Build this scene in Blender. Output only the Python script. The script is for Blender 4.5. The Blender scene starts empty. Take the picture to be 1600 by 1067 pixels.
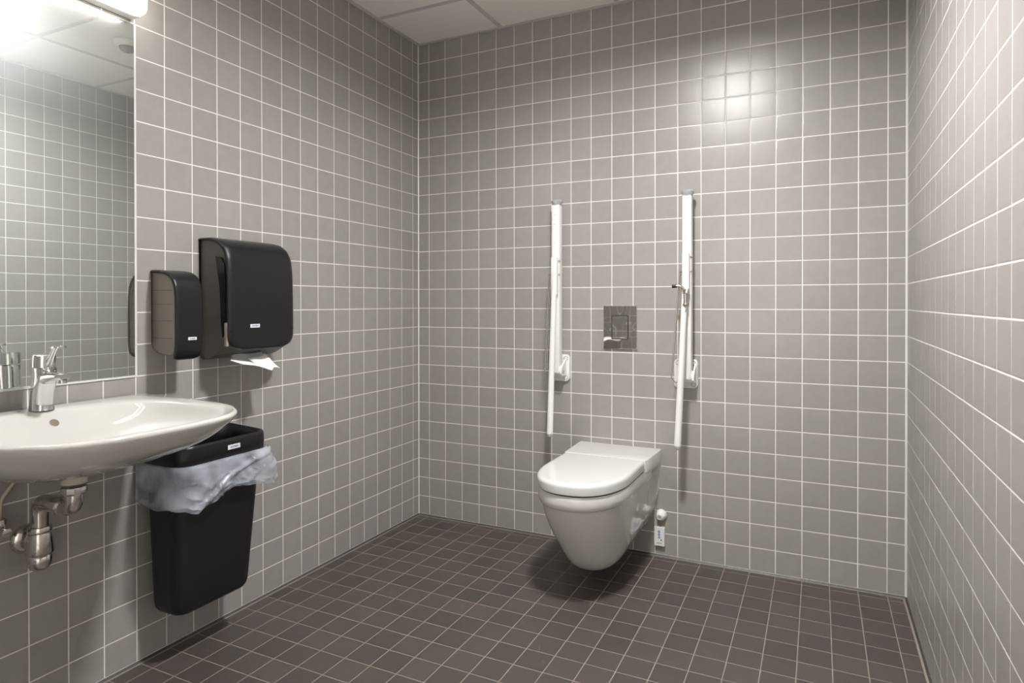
import bpy, bmesh, math, random
from mathutils import Vector, Matrix
from mathutils import noise as mnoise
random.seed(7)
PI = math.pi
sc = bpy.context.scene
COL = sc.collection

# ------------------------------------------------------------------ camera, world, exposure
W, H = 2.2326, 2.5            # room width, ceiling height
FRONT = -3.05                 # wall behind the camera
CAM = Vector((1.92809, -2.81817, 1.13269))
yaw, pit, rol = -0.44778, -0.00546, -0.00095
cy_, sy_, cp_, sp_ = math.cos(yaw), math.sin(yaw), math.cos(pit), math.sin(pit)
fv = Vector((sy_*cp_, cy_*cp_, sp_)); r0 = Vector((cy_, -sy_, 0)); u0 = r0.cross(fv)
rv = math.cos(rol)*r0 + math.sin(rol)*u0; uv = -math.sin(rol)*r0 + math.cos(rol)*u0
FPX, CX, CY = 986.775, 805.42, 477.654
cd = bpy.data.cameras.new('camera'); cam = bpy.data.objects.new('camera', cd); COL.objects.link(cam)
cd.sensor_fit = 'HORIZONTAL'; cd.sensor_width = 36.0; cd.lens = FPX/1600*36
cd.shift_x = (800-CX)/1600; cd.shift_y = (CY-533.5)/1600
cd.clip_start = 0.01; cd.clip_end = 50
m = Matrix((rv, uv, -fv)).transposed().to_4x4(); m.translation = CAM
cam.matrix_world = m
sc.camera = cam

def project(p):
    d = Vector(p) - CAM; w = d.dot(fv)
    if w <= 0.02: return None
    return (CX + FPX*d.dot(rv)/w, CY - FPX*d.dot(uv)/w)

wd = bpy.data.worlds.new('world'); sc.world = wd; wd.use_nodes = True
wd.node_tree.nodes['Background'].inputs[0].default_value = (0.02, 0.02, 0.02, 1)
wd.node_tree.nodes['Background'].inputs[1].default_value = 1.0
sc.view_settings.view_transform = 'Standard'; sc.view_settings.look = 'None'
sc.view_settings.exposure = 0.9; sc.view_settings.gamma = 1.0
try: sc.view_settings.use_curve_mapping = False
except Exception: pass

DOWNLIGHT = 295.0      # radiance of the ceiling downlight diffuser
CORRIDOR_FILL = 65.0         # radiance of the fill panel added in the made-up corridor
MIRRORLAMP = 11.0       # radiance of the opal mirror lamp

# ------------------------------------------------------------------ materials
def mat(name, color, rough=0.5, metal=0.0, **kw):
    mt = bpy.data.materials.new(name); mt.use_nodes = True
    nt = mt.node_tree; b = nt.nodes['Principled BSDF']
    b.inputs['Base Color'].default_value = (*color, 1)
    b.inputs['Roughness'].default_value = rough
    b.inputs['Metallic'].default_value = metal
    for k, v in kw.items():
        b.inputs[k].default_value = v
    return mt
def bump(mt, scale, strength, dist=0.001, detail=2.0, rough_var=0.0, col_var=0.0):
    nt = mt.node_tree; b = nt.nodes['Principled BSDF']
    tc = nt.nodes.new('ShaderNodeNewGeometry')
    n = nt.nodes.new('ShaderNodeTexNoise'); n.inputs['Scale'].default_value = scale
    n.inputs['Detail'].default_value = detail
    nt.links.new(tc.outputs['Position'], n.inputs['Vector'])
    bp = nt.nodes.new('ShaderNodeBump'); bp.inputs['Strength'].default_value = strength
    bp.inputs['Distance'].default_value = dist
    nt.links.new(n.outputs['Fac'], bp.inputs['Height'])
    nt.links.new(bp.outputs['Normal'], b.inputs['Normal'])
    if col_var:
        c0 = b.inputs['Base Color'].default_value[:]
        mx = nt.nodes.new('ShaderNodeMix'); mx.data_type = 'RGBA'
        mx.inputs['A'].default_value = (*[x*(1-col_var) for x in c0[:3]], 1)
        mx.inputs['B'].default_value = (*[min(1, x*(1+col_var)) for x in c0[:3]], 1)
        nt.links.new(n.outputs['Fac'], mx.inputs['Factor'])
        nt.links.new(mx.outputs['Result'], b.inputs['Base Color'])
    return mt
def tile_mat(name, color, rough, var, bscale, bstr, rvar=0.05, wav=0.0, hue=(1, 1, 1), coat=0.0):
    mt = mat(name, color, rough); nt = mt.node_tree; b = nt.nodes['Principled BSDF']; L = nt.links
    oi = nt.nodes.new('ShaderNodeObjectInfo'); ge = nt.nodes.new('ShaderNodeNewGeometry')
    ad = nt.nodes.new('ShaderNodeMath'); ad.operation = 'ADD'
    L.new(oi.outputs['Random'], ad.inputs[0]); L.new(ge.outputs['Random Per Island'], ad.inputs[1])
    fr = nt.nodes.new('ShaderNodeMath'); fr.operation = 'FRACT'; L.new(ad.outputs[0], fr.inputs[0])
    n = nt.nodes.new('ShaderNodeTexNoise'); n.inputs['Scale'].default_value = bscale; n.inputs['Detail'].default_value = 3
    L.new(ge.outputs['Position'], n.inputs['Vector'])
    mx = nt.nodes.new('ShaderNodeMix'); mx.data_type = 'RGBA'
    mx.inputs['A'].default_value = (*[c*(1-var) for c in color], 1)
    mx.inputs['B'].default_value = (*[c*(1+var)*h for c, h in zip(color, hue)], 1)
    L.new(fr.outputs[0], mx.inputs['Factor'])
    m2 = nt.nodes.new('ShaderNodeMix'); m2.data_type = 'RGBA'; m2.blend_type = 'MULTIPLY'
    m2.inputs['Factor'].default_value = 1.0
    cr = nt.nodes.new('ShaderNodeMapRange'); cr.inputs['To Min'].default_value = 0.93; cr.inputs['To Max'].default_value = 1.07
    L.new(n.outputs['Fac'], cr.inputs['Value'])
    L.new(mx.outputs['Result'], m2.inputs['A']); L.new(cr.outputs['Result'], m2.inputs['B'])
    L.new(m2.outputs['Result'], b.inputs['Base Color'])
    rr = nt.nodes.new('ShaderNodeMapRange'); rr.inputs['To Min'].default_value = rough-rvar; rr.inputs['To Max'].default_value = rough+rvar
    L.new(n.outputs['Fac'], rr.inputs['Value']); L.new(rr.outputs['Result'], b.inputs['Roughness'])
    bp = nt.nodes.new('ShaderNodeBump'); bp.inputs['Strength'].default_value = bstr; bp.inputs['Distance'].default_value = 0.0006
    L.new(n.outputs['Fac'], bp.inputs['Height']); L.new(bp.outputs['Normal'], b.inputs['Normal'])
    b.inputs['Specular IOR Level'].default_value = 0.62 if 'wall' in name else 0.5
    b.inputs['Coat Weight'].default_value = coat; b.inputs['Coat Roughness'].default_value = 0.12
    return mt

M = {}
M['wall_tile'] = tile_mat('glazed_wall_tile', (0.350, 0.333, 0.317), 0.315, 0.035, 26, 0.10, rvar=0.012, hue=(1.0, 1.0, 1.01), coat=0.0)
M['wall_grout'] = bump(mat('pale_wall_grout', (0.84, 0.83, 0.80), 0.8), 300, 0.3)
M['floor_tile'] = tile_mat('unglazed_floor_tile', (0.082, 0.071, 0.066), 0.42, 0.13, 160, 0.35, hue=(1.0, 0.97, 0.96))
M['floor_grout'] = bump(mat('beige_floor_grout', (0.30, 0.26, 0.225), 0.85), 300, 0.3, col_var=0.15)
M['sealant_dark'] = mat('dark_floor_sealant', (0.055, 0.057, 0.055), 0.45)
M['sealant_white'] = mat('white_corner_sealant', (0.74, 0.74, 0.72), 0.35)
M['ceiling'] = bump(mat('mineral_ceiling_panel', (0.90, 0.88, 0.84), 0.95), 350, 0.5, 0.0015, 4, col_var=0.06)
M['tbar'] = mat('ceiling_grid_metal', (0.62, 0.60, 0.57), 0.45)
M['porcelain'] = mat('warm_white_porcelain', (0.60, 0.595, 0.57), 0.07, **{'Coat Weight': 0.4, 'Coat Roughness': 0.03})
M['porcelain_toilet'] = mat('white_toilet_porcelain', (0.72, 0.715, 0.695), 0.06, **{'Coat Weight': 0.4, 'Coat Roughness': 0.03})
M['seat_plastic'] = mat('white_seat_plastic', (0.70, 0.70, 0.695), 0.16)
M['black_plastic'] = bump(mat('textured_black_plastic', (0.009, 0.009, 0.0095), 0.33), 900, 0.35, 0.0006, 2)
M['black_bin'] = bump(mat('matt_black_bin_plastic', (0.009, 0.009, 0.009), 0.5), 700, 0.3, 0.0006, 2)
M['black_smooth'] = mat('smooth_black_plastic', (0.012, 0.012, 0.012), 0.22)
M['smoke'] = mat('smoked_translucent_plastic', (0.30, 0.265, 0.235), 0.22, **{'Alpha': 0.72})
M['smoke_dark'] = mat('dark_smoked_plastic', (0.11, 0.10, 0.092), 0.25)
M['cartridge'] = mat('pale_soap_cartridge', (0.42, 0.36, 0.29), 0.5)
M['paper'] = bump(mat('white_paper_towel', (0.86, 0.86, 0.87), 0.9), 400, 0.15)
M['chrome'] = mat('polished_chrome', (0.80, 0.80, 0.81), 0.06, 1.0)
M['chrome_dull'] = mat('worn_chrome', (0.66, 0.63, 0.60), 0.16, 1.0)
M['plate_chrome'] = bump(mat('wavy_polished_flush_plate', (0.74, 0.73, 0.71), 0.02, 1.0), 13, 0.30, 0.004, 0.0)
M['white_metal'] = mat('white_powder_coated_metal', (0.86, 0.86, 0.85), 0.28)
M['white_plastic'] = mat('white_plastic', (0.84, 0.84, 0.82), 0.3)
M['grey_plastic'] = mat('grey_plastic', (0.42, 0.43, 0.45), 0.4)
M['ivory_plastic'] = mat('ivory_plastic', (0.62, 0.58, 0.50), 0.4)
M['label_white'] = mat('white_label', (0.80, 0.82, 0.88), 0.4)
M['ink_dark'] = mat('dark_print', (0.06, 0.08, 0.10), 0.5)
M['ink_blue'] = mat('blue_print', (0.12, 0.22, 0.55), 0.5)
M['red'] = mat('red_mark', (0.6, 0.02, 0.06), 0.4)
M['hole'] = mat('dark_gap_shade', (0.03, 0.028, 0.025), 0.6)  # dark fill standing in for the shade inside narrow gaps
M['hole_brown'] = mat('overflow_recess', (0.16, 0.12, 0.085), 0.5)
M['lens'] = mat('grey_sensor_lens', (0.25, 0.27, 0.26), 0.15)
M['hose'] = mat('braided_hose', (0.55, 0.50, 0.42), 0.4, 0.6)
M['corridor_floor'] = mat('grey_added_corridor_floor', (0.35, 0.34, 0.32), 0.5)
M['door'] = mat('pale_added_corridor_paint', (0.80, 0.79, 0.77), 0.5)  # walls and ceiling of the added corridor

# mirror: silvered glass with a thin film of dust that scatters a little
mt = bpy.data.materials.new('silvered_mirror'); mt.use_nodes = True; nt = mt.node_tree
out = nt.nodes['Material Output']; nt.nodes.remove(nt.nodes['Principled BSDF'])
g1 = nt.nodes.new('ShaderNodeBsdfGlossy'); g1.inputs['Color'].default_value = (0.80, 0.84, 0.80, 1); g1.inputs['Roughness'].default_value = 0.0
g2 = nt.nodes.new('ShaderNodeBsdfGlossy'); g2.inputs['Color'].default_value = (0.9, 0.93, 0.95, 1); g2.inputs['Roughness'].default_value = 0.34
ms = nt.nodes.new('ShaderNodeMixShader'); ms.inputs[0].default_value = 0.14
nt.links.new(g1.outputs[0], ms.inputs[1]); nt.links.new(g2.outputs[0], ms.inputs[2]); nt.links.new(ms.outputs[0], out.inputs[0])
M['mirror'] = mt
M['mirror_edge'] = mat('mirror_glass_edge', (0.62, 0.70, 0.68), 0.15)
# thin plastic bag
mt = bpy.data.materials.new('thin_translucent_bag'); mt.use_nodes = True; nt = mt.node_tree
out = nt.nodes['Material Output']; b = nt.nodes['Principled BSDF']
b.inputs['Base Color'].default_value = (0.84, 0.89, 1.0, 1); b.inputs['Roughness'].default_value = 0.16
tp = nt.nodes.new('ShaderNodeBsdfTransparent'); tl = nt.nodes.new('ShaderNodeBsdfTranslucent'); tl.inputs[0].default_value = (0.85, 0.88, 0.94, 1)
m1 = nt.nodes.new('ShaderNodeMixShader'); m1.inputs[0].default_value = 0.45
nt.links.new(b.outputs[0], m1.inputs[1]); nt.links.new(tl.outputs[0], m1.inputs[2])
lw = nt.nodes.new('ShaderNodeTexNoise'); lw.inputs['Scale'].default_value = 14; lw.inputs['Detail'].default_value = 1.5
ge = nt.nodes.new('ShaderNodeNewGeometry'); nt.links.new(ge.outputs['Position'], lw.inputs['Vector'])
mr = nt.nodes.new('ShaderNodeMapRange'); mr.inputs['From Min'].default_value = 0.3; mr.inputs['From Max'].default_value = 0.7
mr.inputs['To Min'].default_value = 0.18; mr.inputs['To Max'].default_value = 0.72
nt.links.new(lw.outputs['Fac'], mr.inputs['Value'])
m2 = nt.nodes.new('ShaderNodeMixShader'); nt.links.new(mr.outputs[0], m2.inputs[0])
nt.links.new(tp.outputs[0], m2.inputs[1]); nt.links.new(m1.outputs[0], m2.inputs[2]); nt.links.new(m2.outputs[0], out.inputs[0])
M['bag'] = mt
def emis(name, col, s):
    mt = bpy.data.materials.new(name); mt.use_nodes = True; b = mt.node_tree.nodes['Principled BSDF']
    b.inputs['Base Color'].default_value = (0.8, 0.8, 0.8, 1)
    b.inputs['Emission Color'].default_value = (*col, 1); b.inputs['Emission Strength'].default_value = s
    return mt
M['downlight'] = emis('lit_downlight_diffuser', (1.0, 0.985, 0.965), DOWNLIGHT)
M['panel'] = emis('corridor_fill_panel', (1.0, 0.97, 0.92), CORRIDOR_FILL)
M['opal'] = emis('lit_opal_tube', (1.0, 0.93, 0.83), MIRRORLAMP)

# ------------------------------------------------------------------ object helpers
def link(o, parent=None):
    COL.objects.link(o)
    if parent is not None: o.parent = parent
    return o
def root_of(o):
    while o.parent: o = o.parent
    return o
def thing(name, label, cat, loc, group=None):
    o = bpy.data.objects.new(name, None); COL.objects.link(o); o.location = loc
    o.empty_display_size = 0.05
    o['label'] = label; o['category'] = cat
    if group: o['group'] = group
    return o
def obj(name, bm, material, parent=None, smooth=False, label=None, angle=None):
    """vertices are given in world coordinates"""
    if parent is not None:
        rt = root_of(parent)
        bmesh.ops.translate(bm, vec=-Vector(rt.location), verts=bm.verts)
    bmesh.ops.recalc_face_normals(bm, faces=bm.faces)
    me = bpy.data.meshes.new(name); bm.to_mesh(me); bm.free()
    me.materials.append(material)
    if smooth:
        me.polygons.foreach_set('use_smooth', [True]*len(me.polygons))
        if angle: me.set_sharp_from_angle(angle=math.radians(angle))
    o = bpy.data.objects.new(name, me); link(o, parent)
    if label: o['label'] = label
    return o
def B(): return bmesh.new()
def box(bm, lo, hi, bev=0.0, seg=2):
    r = bmesh.ops.create_cube(bm, size=1.0); vs = r['verts']
    c = [(a+b)/2 for a, b in zip(lo, hi)]; s = [b-a for a, b in zip(lo, hi)]
    for v in vs: v.co = Vector((c[0]+v.co.x*s[0], c[1]+v.co.y*s[1], c[2]+v.co.z*s[2]))
    if bev:
        es = list({e for v in vs for e in v.link_edges})
        bmesh.ops.bevel(bm, geom=es, offset=bev, segments=seg, affect='EDGES', profile=0.5)
    return bm
def loft(bm, rings, closed=True, cap0=False, cap1=False):
    R = [[bm.verts.new(p) for p in r] for r in rings]
    n = len(R[0])
    for a, b in zip(R, R[1:]):
        for i in range(n if closed else n-1):
            j = (i+1) % n
            try: bm.faces.new((a[i], a[j], b[j], b[i]))
            except ValueError: pass
    if cap0: bm.faces.new(list(reversed(R[0])))
    if cap1: bm.faces.new(R[-1])
    return R
def frame(d):
    d = d.normalized(); a = Vector((0, 0, 1)) if abs(d.z) < 0.9 else Vector((1, 0, 0))
    x = d.cross(a).normalized(); return x, d.cross(x).normalized()
def lathe(bm, prof, origin, axis, n=28, caps=True):
    """prof: (distance along axis, radius)"""
    origin = Vector(origin); axis = Vector(axis).normalized(); x, y = frame(axis)
    rings = [[origin + axis*t + (x*math.cos(2*PI*k/n) + y*math.sin(2*PI*k/n))*max(r, 1e-5) for k in range(n)] for t, r in prof]
    loft(bm, rings, cap0=caps, cap1=caps)
def tube(bm, pts, r, n=12, caps=True):
    pts = [Vector(p) for p in pts]; rings = []
    t0 = (pts[1]-pts[0]).normalized(); x, _ = frame(t0)
    for i, p in enumerate(pts):
        t = ((pts[min(i+1, len(pts)-1)] - pts[max(i-1, 0)])).normalized()
        x = (x - t*x.dot(t)).normalized(); y = t.cross(x)
        rr = r[i] if isinstance(r, (list, tuple)) else r
        rings.append([p + (x*math.cos(2*PI*k/n) + y*math.sin(2*PI*k/n))*rr for k in range(n)])
    loft(bm, rings, cap0=caps, cap1=caps)
def arc_path(pts, rad, seg=6):
    """round the corners of a polyline"""
    pts = [Vector(p) for p in pts]; out = [pts[0]]
    for a, b, c in zip(pts, pts[1:], pts[2:]):
        u = (a-b).normalized(); v = (c-b).normalized()
        for k in range(seg+1):
            t = k/seg; p0 = b+u*rad; p1 = b+v*rad
            out.append((1-t)**2*p0 + 2*t*(1-t)*b + t*t*p1)
    out.append(pts[-1]); return out
def rrect(w, h, r, seg=6):
    out = []
    for cx, cy, a0 in ((w/2-r, h/2-r, 0), (-w/2+r, h/2-r, 90), (-w/2+r, -h/2+r, 180), (w/2-r, -h/2+r, 270)):
        for k in range(seg+1):
            a = math.radians(a0+90*k/seg); out.append((cx+r*math.cos(a), cy+r*math.sin(a)))
    return out
def plate(bm, ring, lo, hi, tomap, edge=0.0):
    """extruded outline; tomap(a, b, depth) -> world"""
    cx = sum(p[0] for p in ring)/len(ring); cy = sum(p[1] for p in ring)/len(ring)
    def sh(d): return [(p[0]-math.copysign(min(d, abs(p[0]-cx)), p[0]-cx), p[1]-math.copysign(min(d, abs(p[1]-cy)), p[1]-cy)) for p in ring]
    rs = [[tomap(a, b, lo) for a, b in ring]]
    if edge:
        rs.append([tomap(a, b, hi-edge) for a, b in ring])
        rs.append([tomap(a, b, hi-edge*0.3) for a, b in sh(edge*0.3)])
        rs.append([tomap(a, b, hi) for a, b in sh(edge)])
    else: rs.append([tomap(a, b, hi) for a, b in ring])
    loft(bm, rs, cap0=True, cap1=True)
def subsurf(o, lv=2):
    md = o.modifiers.new('smooth', 'SUBSURF'); md.levels = lv; md.render_levels = lv
def solid(o, t, off=-1):
    md = o.modifiers.new('thick', 'SOLIDIFY'); md.thickness = t; md.offset = off
def text_obj(name, txt, size, mtl, parent, origin, ax, up, label=None, width=None):
    cu = bpy.data.curves.new(name, 'FONT'); cu.body = txt; cu.size = size; cu.align_x = 'CENTER'; cu.align_y = 'CENTER'
    cu.extrude = 0.0001; cu.offset = size*0.015
    tmp = bpy.data.objects.new('tmp', cu); COL.objects.link(tmp)
    dg = bpy.context.evaluated_depsgraph_get()
    me = bpy.data.meshes.new_from_object(tmp.evaluated_get(dg)); bpy.data.objects.remove(tmp)
    ax = Vector(ax).normalized(); up = Vector(up).normalized(); nz = ax.cross(up)
    bm = B(); bm.from_mesh(me); bpy.data.meshes.remove(me)
    xs = [v.co.x for v in bm.verts]; k = (width/(max(xs)-min(xs))) if width else 1
    for v in bm.verts: v.co = Vector(origin) + ax*v.co.x*k + up*v.co.y + nz*v.co.z
    return obj(name, bm, mtl, parent, label=label)

# ------------------------------------------------------------------ tiled surfaces
TILE_CACHE = {}
def tile_data(w, h, m, floor):
    key = (round(w, 4), round(h, 4), m.name)
    if key in TILE_CACHE: return TILE_CACHE[key]
    a, c, t, e = (0.0006, 0.003, 0.004, 0.00022) if not floor else (0.0008, 0.002, 0.004, 0.0004)
    vs = []; 
    for ins, z in ((0, -t), (0, -e*1.3), (a, -e*0.35), (a+c, 0)):
        x, y = w/2-ins, h/2-ins
        vs += [(-x, -y, z), (x, -y, z), (x, y, z), (-x, y, z)]
    fs = []
    for k in range(3):
        for i in range(4):
            j = (i+1) % 4; fs.append((k*4+i, k*4+j, k*4+4+j, k*4+4+i))
    fs.append((12, 13, 14, 15))
    me = bpy.data.meshes.new('tile'); me.from_pydata(vs, [], fs)
    me.polygons.foreach_set('use_smooth', [True]*len(me.polygons)); me.set_sharp_from_angle(angle=math.radians(40))
    me.materials.append(m); TILE_CACHE[key] = (me, vs, fs); return TILE_CACHE[key]

def tile_surface(parent, us, vs_, tomat, m, grout, limit=300, skip=None, floor=False, tilt=0.0018):
    """us, vs_: sorted grout line positions; tomat(u,v)-> Matrix with z = outward normal"""
    cells = []
    for u0, u1 in zip(us, us[1:]):
        for v0, v1 in zip(vs_, vs_[1:]):
            if u1-u0 < 0.012 or v1-v0 < 0.012: continue
            if skip and skip((u0+u1)/2, (v0+v1)/2): continue
            M0 = tomat((u0+u1)/2, (v0+v1)/2)
            w, h = u1-u0-grout, v1-v0-grout
            pts = [project(M0 @ Vector((sx*w/2, sy*h/2, 0))) for sx, sy in ((-1, -1), (1, -1), (1, 1), (-1, 1))]
            ar = 0
            if all(pts):
                inside = any(-5 < p[0] < 1605 and -5 < p[1] < 1072 for p in pts)
                if inside:
                    cl = [(min(max(p[0], 0), 1600), min(max(p[1], 0), 1067)) for p in pts]
                    ar = abs(sum(a[0]*b[1]-b[0]*a[1] for a, b in zip(cl, cl[1:]+cl[:1])))/2
            cells.append((ar, M0, w, h))
    cells.sort(key=lambda c: -c[0])
    sv, sf = [], []
    for i, (ar, M0, w, h) in enumerate(cells):
        me, v, f = tile_data(w, h, m, floor)
        cl = lambda: max(-1.6*tilt, min(1.6*tilt, random.gauss(0, tilt)))
        ti = Matrix.Rotation(cl(), 4, 'X') @ Matrix.Rotation(cl(), 4, 'Y')
        MM = M0 @ Matrix.Translation((0, 0, random.uniform(-0.00008, 0.00006))) @ ti
        if i < limit and ar > 20:
            o = bpy.data.objects.new('tile', me); COL.objects.link(o); o.parent = parent; o.matrix_local = MM
        else:
            k = len(sv); sv += [tuple(MM @ Vector(p)) for p in v]; sf += [tuple(k+q for q in ff) for ff in f]
    if sf:
        me = bpy.data.meshes.new('tile_field'); me.from_pydata(sv, [], sf); me.materials.append(m)
        me.polygons.foreach_set('use_smooth', [True]*len(me.polygons)); me.set_sharp_from_angle(angle=math.radians(40))
        o = bpy.data.objects.new('tile_field', me); link(o, parent); o['kind'] = 'stuff'
def lines(off, lo, hi):
    k0 = math.ceil((lo-off)/0.1); out = [lo]
    k = k0
    while off+0.1*k < hi-1e-6:
        if off+0.1*k > lo+1e-6: out.append(off+0.1*k)
        k += 1
    out.append(hi); return out
def struct(name, bm, m, parent=None):
    o = obj(name, bm, m, parent); o['kind'] = 'structure'; return o
GD = 0.00050   # grout recess
ZOFF = 0.00218
zl = lines(ZOFF, 0.006, H)
def basis(x, y, n, loc):
    mm = Matrix((x, y, n)).transposed().to_4x4(); mm.translation = loc; return mm
X_, Y_, Z_ = Vector((1, 0, 0)), Vector((0, 1, 0)), Vector((0, 0, 1))
MIR_Y1, MIR_Y0, MIR_Z0, MIR_Z1 = -1.5525, -2.1505, 0.903, 2.002

wb = struct('wall_back', box(B(), (-0.1, GD, -0.1), (W+0.1, 0.1, H+0.1)), M['wall_grout'])
tile_surface(wb, lines(0.06752, 0.0, W), zl, lambda u, v: basis(X_, Z_, -Y_, (u, 0, v)), M['wall_tile'], 0.0037)
wl = struct('wall_left', box(B(), (-0.1, FRONT-0.1, -0.1), (-GD, GD, H+0.1)), M['wall_grout'])
tile_surface(wl, lines(-0.05084, FRONT, 0.0), zl, lambda u, v: basis(Y_, Z_, X_, (0, u, v)), M['wall_tile'], 0.0037,
             skip=lambda u, v: MIR_Y0 < u < MIR_Y1 and MIR_Z0 < v < MIR_Z1)
wr = struct('wall_right', box(B(), (W+GD, FRONT-0.1, -0.1), (W+0.1, GD, H+0.1)), M['wall_grout'])
tile_surface(wr, lines(-0.04179, FRONT, 0.0), zl, lambda u, v: basis(-Y_, Z_, -X_, (W, u, v)), M['wall_tile'], 0.0037)
fl = struct('floor', box(B(), (-0.05, FRONT-0.05, -0.12), (W+0.05, 0.05, -0.0006)), M['floor_grout'])
tile_surface(fl, lines(0.06752, 0.012, W-0.012), lines(-0.04565, FRONT, -0.012), lambda u, v: basis(X_, Y_, Z_, (u, v, 0)), M['floor_tile'], 0.0030, floor=True, tilt=0.0012)
# wall behind the camera: doorway and lit corridor added as fill light
DX0, DX1, DZ = 0.95, 2.00, 2.1
bm = B(); box(bm, (-0.1, FRONT-0.12, -0.1), (DX0, FRONT-GD, H+0.1)); box(bm, (DX1, FRONT-0.12, -0.1), (W+0.1, FRONT-GD, H+0.1)); box(bm, (DX0, FRONT-0.12, DZ), (DX1, FRONT-GD, H+0.1))
wf = struct('wall_front', bm, M['wall_grout'])
tile_surface(wf, sorted(lines(0.06752, 0.0, W)+[DX0, DX1]), zl, lambda u, v: basis(X_, Z_, Y_, (u, FRONT, v)), M['wall_tile'], 0.0037,
             skip=lambda u, v: DX0-0.01 < u < DX1+0.01 and v < DZ)
dr = struct('door_1', box(B(), (DX0, FRONT-0.125, 0.0), (DX0+0.04, FRONT+0.012, DZ), 0.003), M['white_metal'])  # frame of the added doorway
obj('added_door_frame', box(B(), (DX1-0.04, FRONT-0.125, 0.0), (DX1, FRONT+0.012, DZ), 0.003), M['white_metal'], dr)
obj('added_door_frame', box(B(), (DX0+0.04, FRONT-0.125, DZ-0.04), (DX1-0.04, FRONT+0.012, DZ), 0.003), M['white_metal'], dr)
CY1 = -4.6  # corridor shell added to bounce fill light into the room
struct('floor_added_corridor', box(B(), (-0.6, CY1, -0.1), (3.2, FRONT-0.05, -0.001)), M['corridor_floor'])
struct('ceiling_added_corridor', box(B(), (-0.6, CY1, 2.55), (3.2, FRONT-0.12, 2.65)), M['door'])
struct('wall_added_corridor', box(B(), (-0.6, CY1-0.1, -0.1), (3.2, CY1, 2.65)), M['door'])
struct('wall_added_corridor_left', box(B(), (-0.7, CY1-0.1, -0.1), (-0.6, FRONT-0.1, 2.65)), M['door'])
struct('wall_added_corridor_right', box(B(), (3.2, CY1-0.1, -0.1), (3.3, FRONT-0.1, 2.65)), M['door'])
struct('wall_added_corridor_near', box(B(), (W+0.1, FRONT-0.12, -0.1), (3.2, FRONT-0.1, 2.65)), M['door'])
struct('wall_added_corridor_near_left', box(B(), (-0.6, FRONT-0.12, -0.1), (-0.1, FRONT-0.1, 2.65)), M['door'])
t = thing('corridor_fill_lamp', 'added fill panel on the ceiling of the made-up corridor', 'lamp', (1.4, -3.42, 2.55))  # unseen lamp added to brighten the room through the doorway
obj('fill_lamp_frame', box(B(), (0.76, -3.56, 2.52), (2.04, -3.28, 2.5495), 0.004), M['white_metal'], t)
obj('diffuser', box(B(), (0.80, -3.53, 2.5175), (2.00, -3.31, 2.521)), M['panel'], t)

# ceiling: grid with mineral panels
ce = struct('ceiling', box(B(), (-0.1, FRONT-0.1, H+0.03), (W+0.1, 0.1, H+0.1)), M['ceiling'])
gx = [0.0, 0.50, 1.10, 1.70, W]; gy = [FRONT, -2.75, -2.15, -1.55, -0.95, -0.35, 0.0]
for i in range(len(gx)-1):
    for j in range(len(gy)-1):
        obj('ceiling_panel', box(B(), (gx[i]+0.004, gy[j]+0.004, H+0.0012), (gx[i+1]-0.004, gy[j+1]-0.004, H+0.018)), M['ceiling'], ce)
for x in gx[1:-1]: obj('grid_bar', box(B(), (x-0.012, FRONT+0.02, H-0.0012), (x+0.012, -0.02, H+0.0012)), M['tbar'], ce)
for y in gy[1:-1]: obj('grid_bar', box(B(), (0.02, y-0.012, H-0.0006), (W-0.02, y+0.012, H+0.0012)), M['tbar'], ce)
n_ = 0
def trim(bm, m):
    global n_
    n_ += 1; return struct('trim_%d' % n_, bm, m)
for lo, hi in (((0, -0.02, H-0.003), (W, 0, H+0.0012)), ((0, FRONT, H-0.003), (0.02, -0.02, H+0.0012)), ((W-0.02, FRONT, H-0.003), (W, -0.02, H+0.0012)), ((0.02, FRONT, H-0.003), (W-0.02, FRONT+0.02, H+0.0012))):
    trim(box(B(), lo, hi), M['tbar'])
# sealant: dark round the floor, white in the upright corners
def prism(a, b, c, p, q):
    bm = B(); loft(bm, [[Vector(p)+Vector(k) for k in (a, b, c)], [Vector(q)+Vector(k) for k in (a, b, c)]], cap0=True, cap1=True); return bm
s = 0.0065
for nm, bm in (('baseboard_back', prism((0, 0.001, -0.001), (0, -s, -0.001), (0, 0.001, s), (0, 0, 0), (W, 0, 0))),
               ('baseboard_left', prism((-0.001, 0, -0.001), (s, 0, -0.001), (-0.001, 0, s), (0, 0, 0), (0, FRONT, 0))),
               ('baseboard_right', prism((0.001, 0, -0.001), (-s, 0, -0.001), (0.001, 0, s), (W, 0, 0), (W, FRONT, 0)))):
    struct(nm, bm, M['sealant_dark'])
s = 0.0055
trim(prism((-0.001, 0.001, 0), (s, 0.001, 0), (-0.001, -s, 0), (0, 0, 0.005), (0, 0, H-0.003)), M['sealant_white'])
trim(prism((0.001, 0.001, 0), (-s*1.4, 0.001, 0), (0.001, -s*1.4, 0), (W, 0, 0.005), (W, 0, H-0.003)), M['sealant_white'])

# ------------------------------------------------------------------ ceiling downlight (lights the room, just outside the frame)
LX, LY = 1.46, -1.34
t = thing('ceiling_downlight', 'round white ceiling downlight, its glare reflected in the tiles above the toilet', 'lamp', (LX, LY, H))
bm = B(); lathe(bm, [(0.0008, 0.150), (0.010, 0.150), (0.034, 0.135), (0.036, 0.125), (0.034, 0.118), (0.004, 0.108), (0.0008, 0.108)], (LX, LY, H), (0, 0, -1), 48, caps=False)
obj('housing', bm, M['grey_plastic'], t, True, angle=50)
bm = B(); lathe(bm, [(0.0012, 0.104), (0.0035, 0.104)], (LX, LY, H), (0, 0, -1), 48); obj('diffuser', bm, M['downlight'], t)

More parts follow.
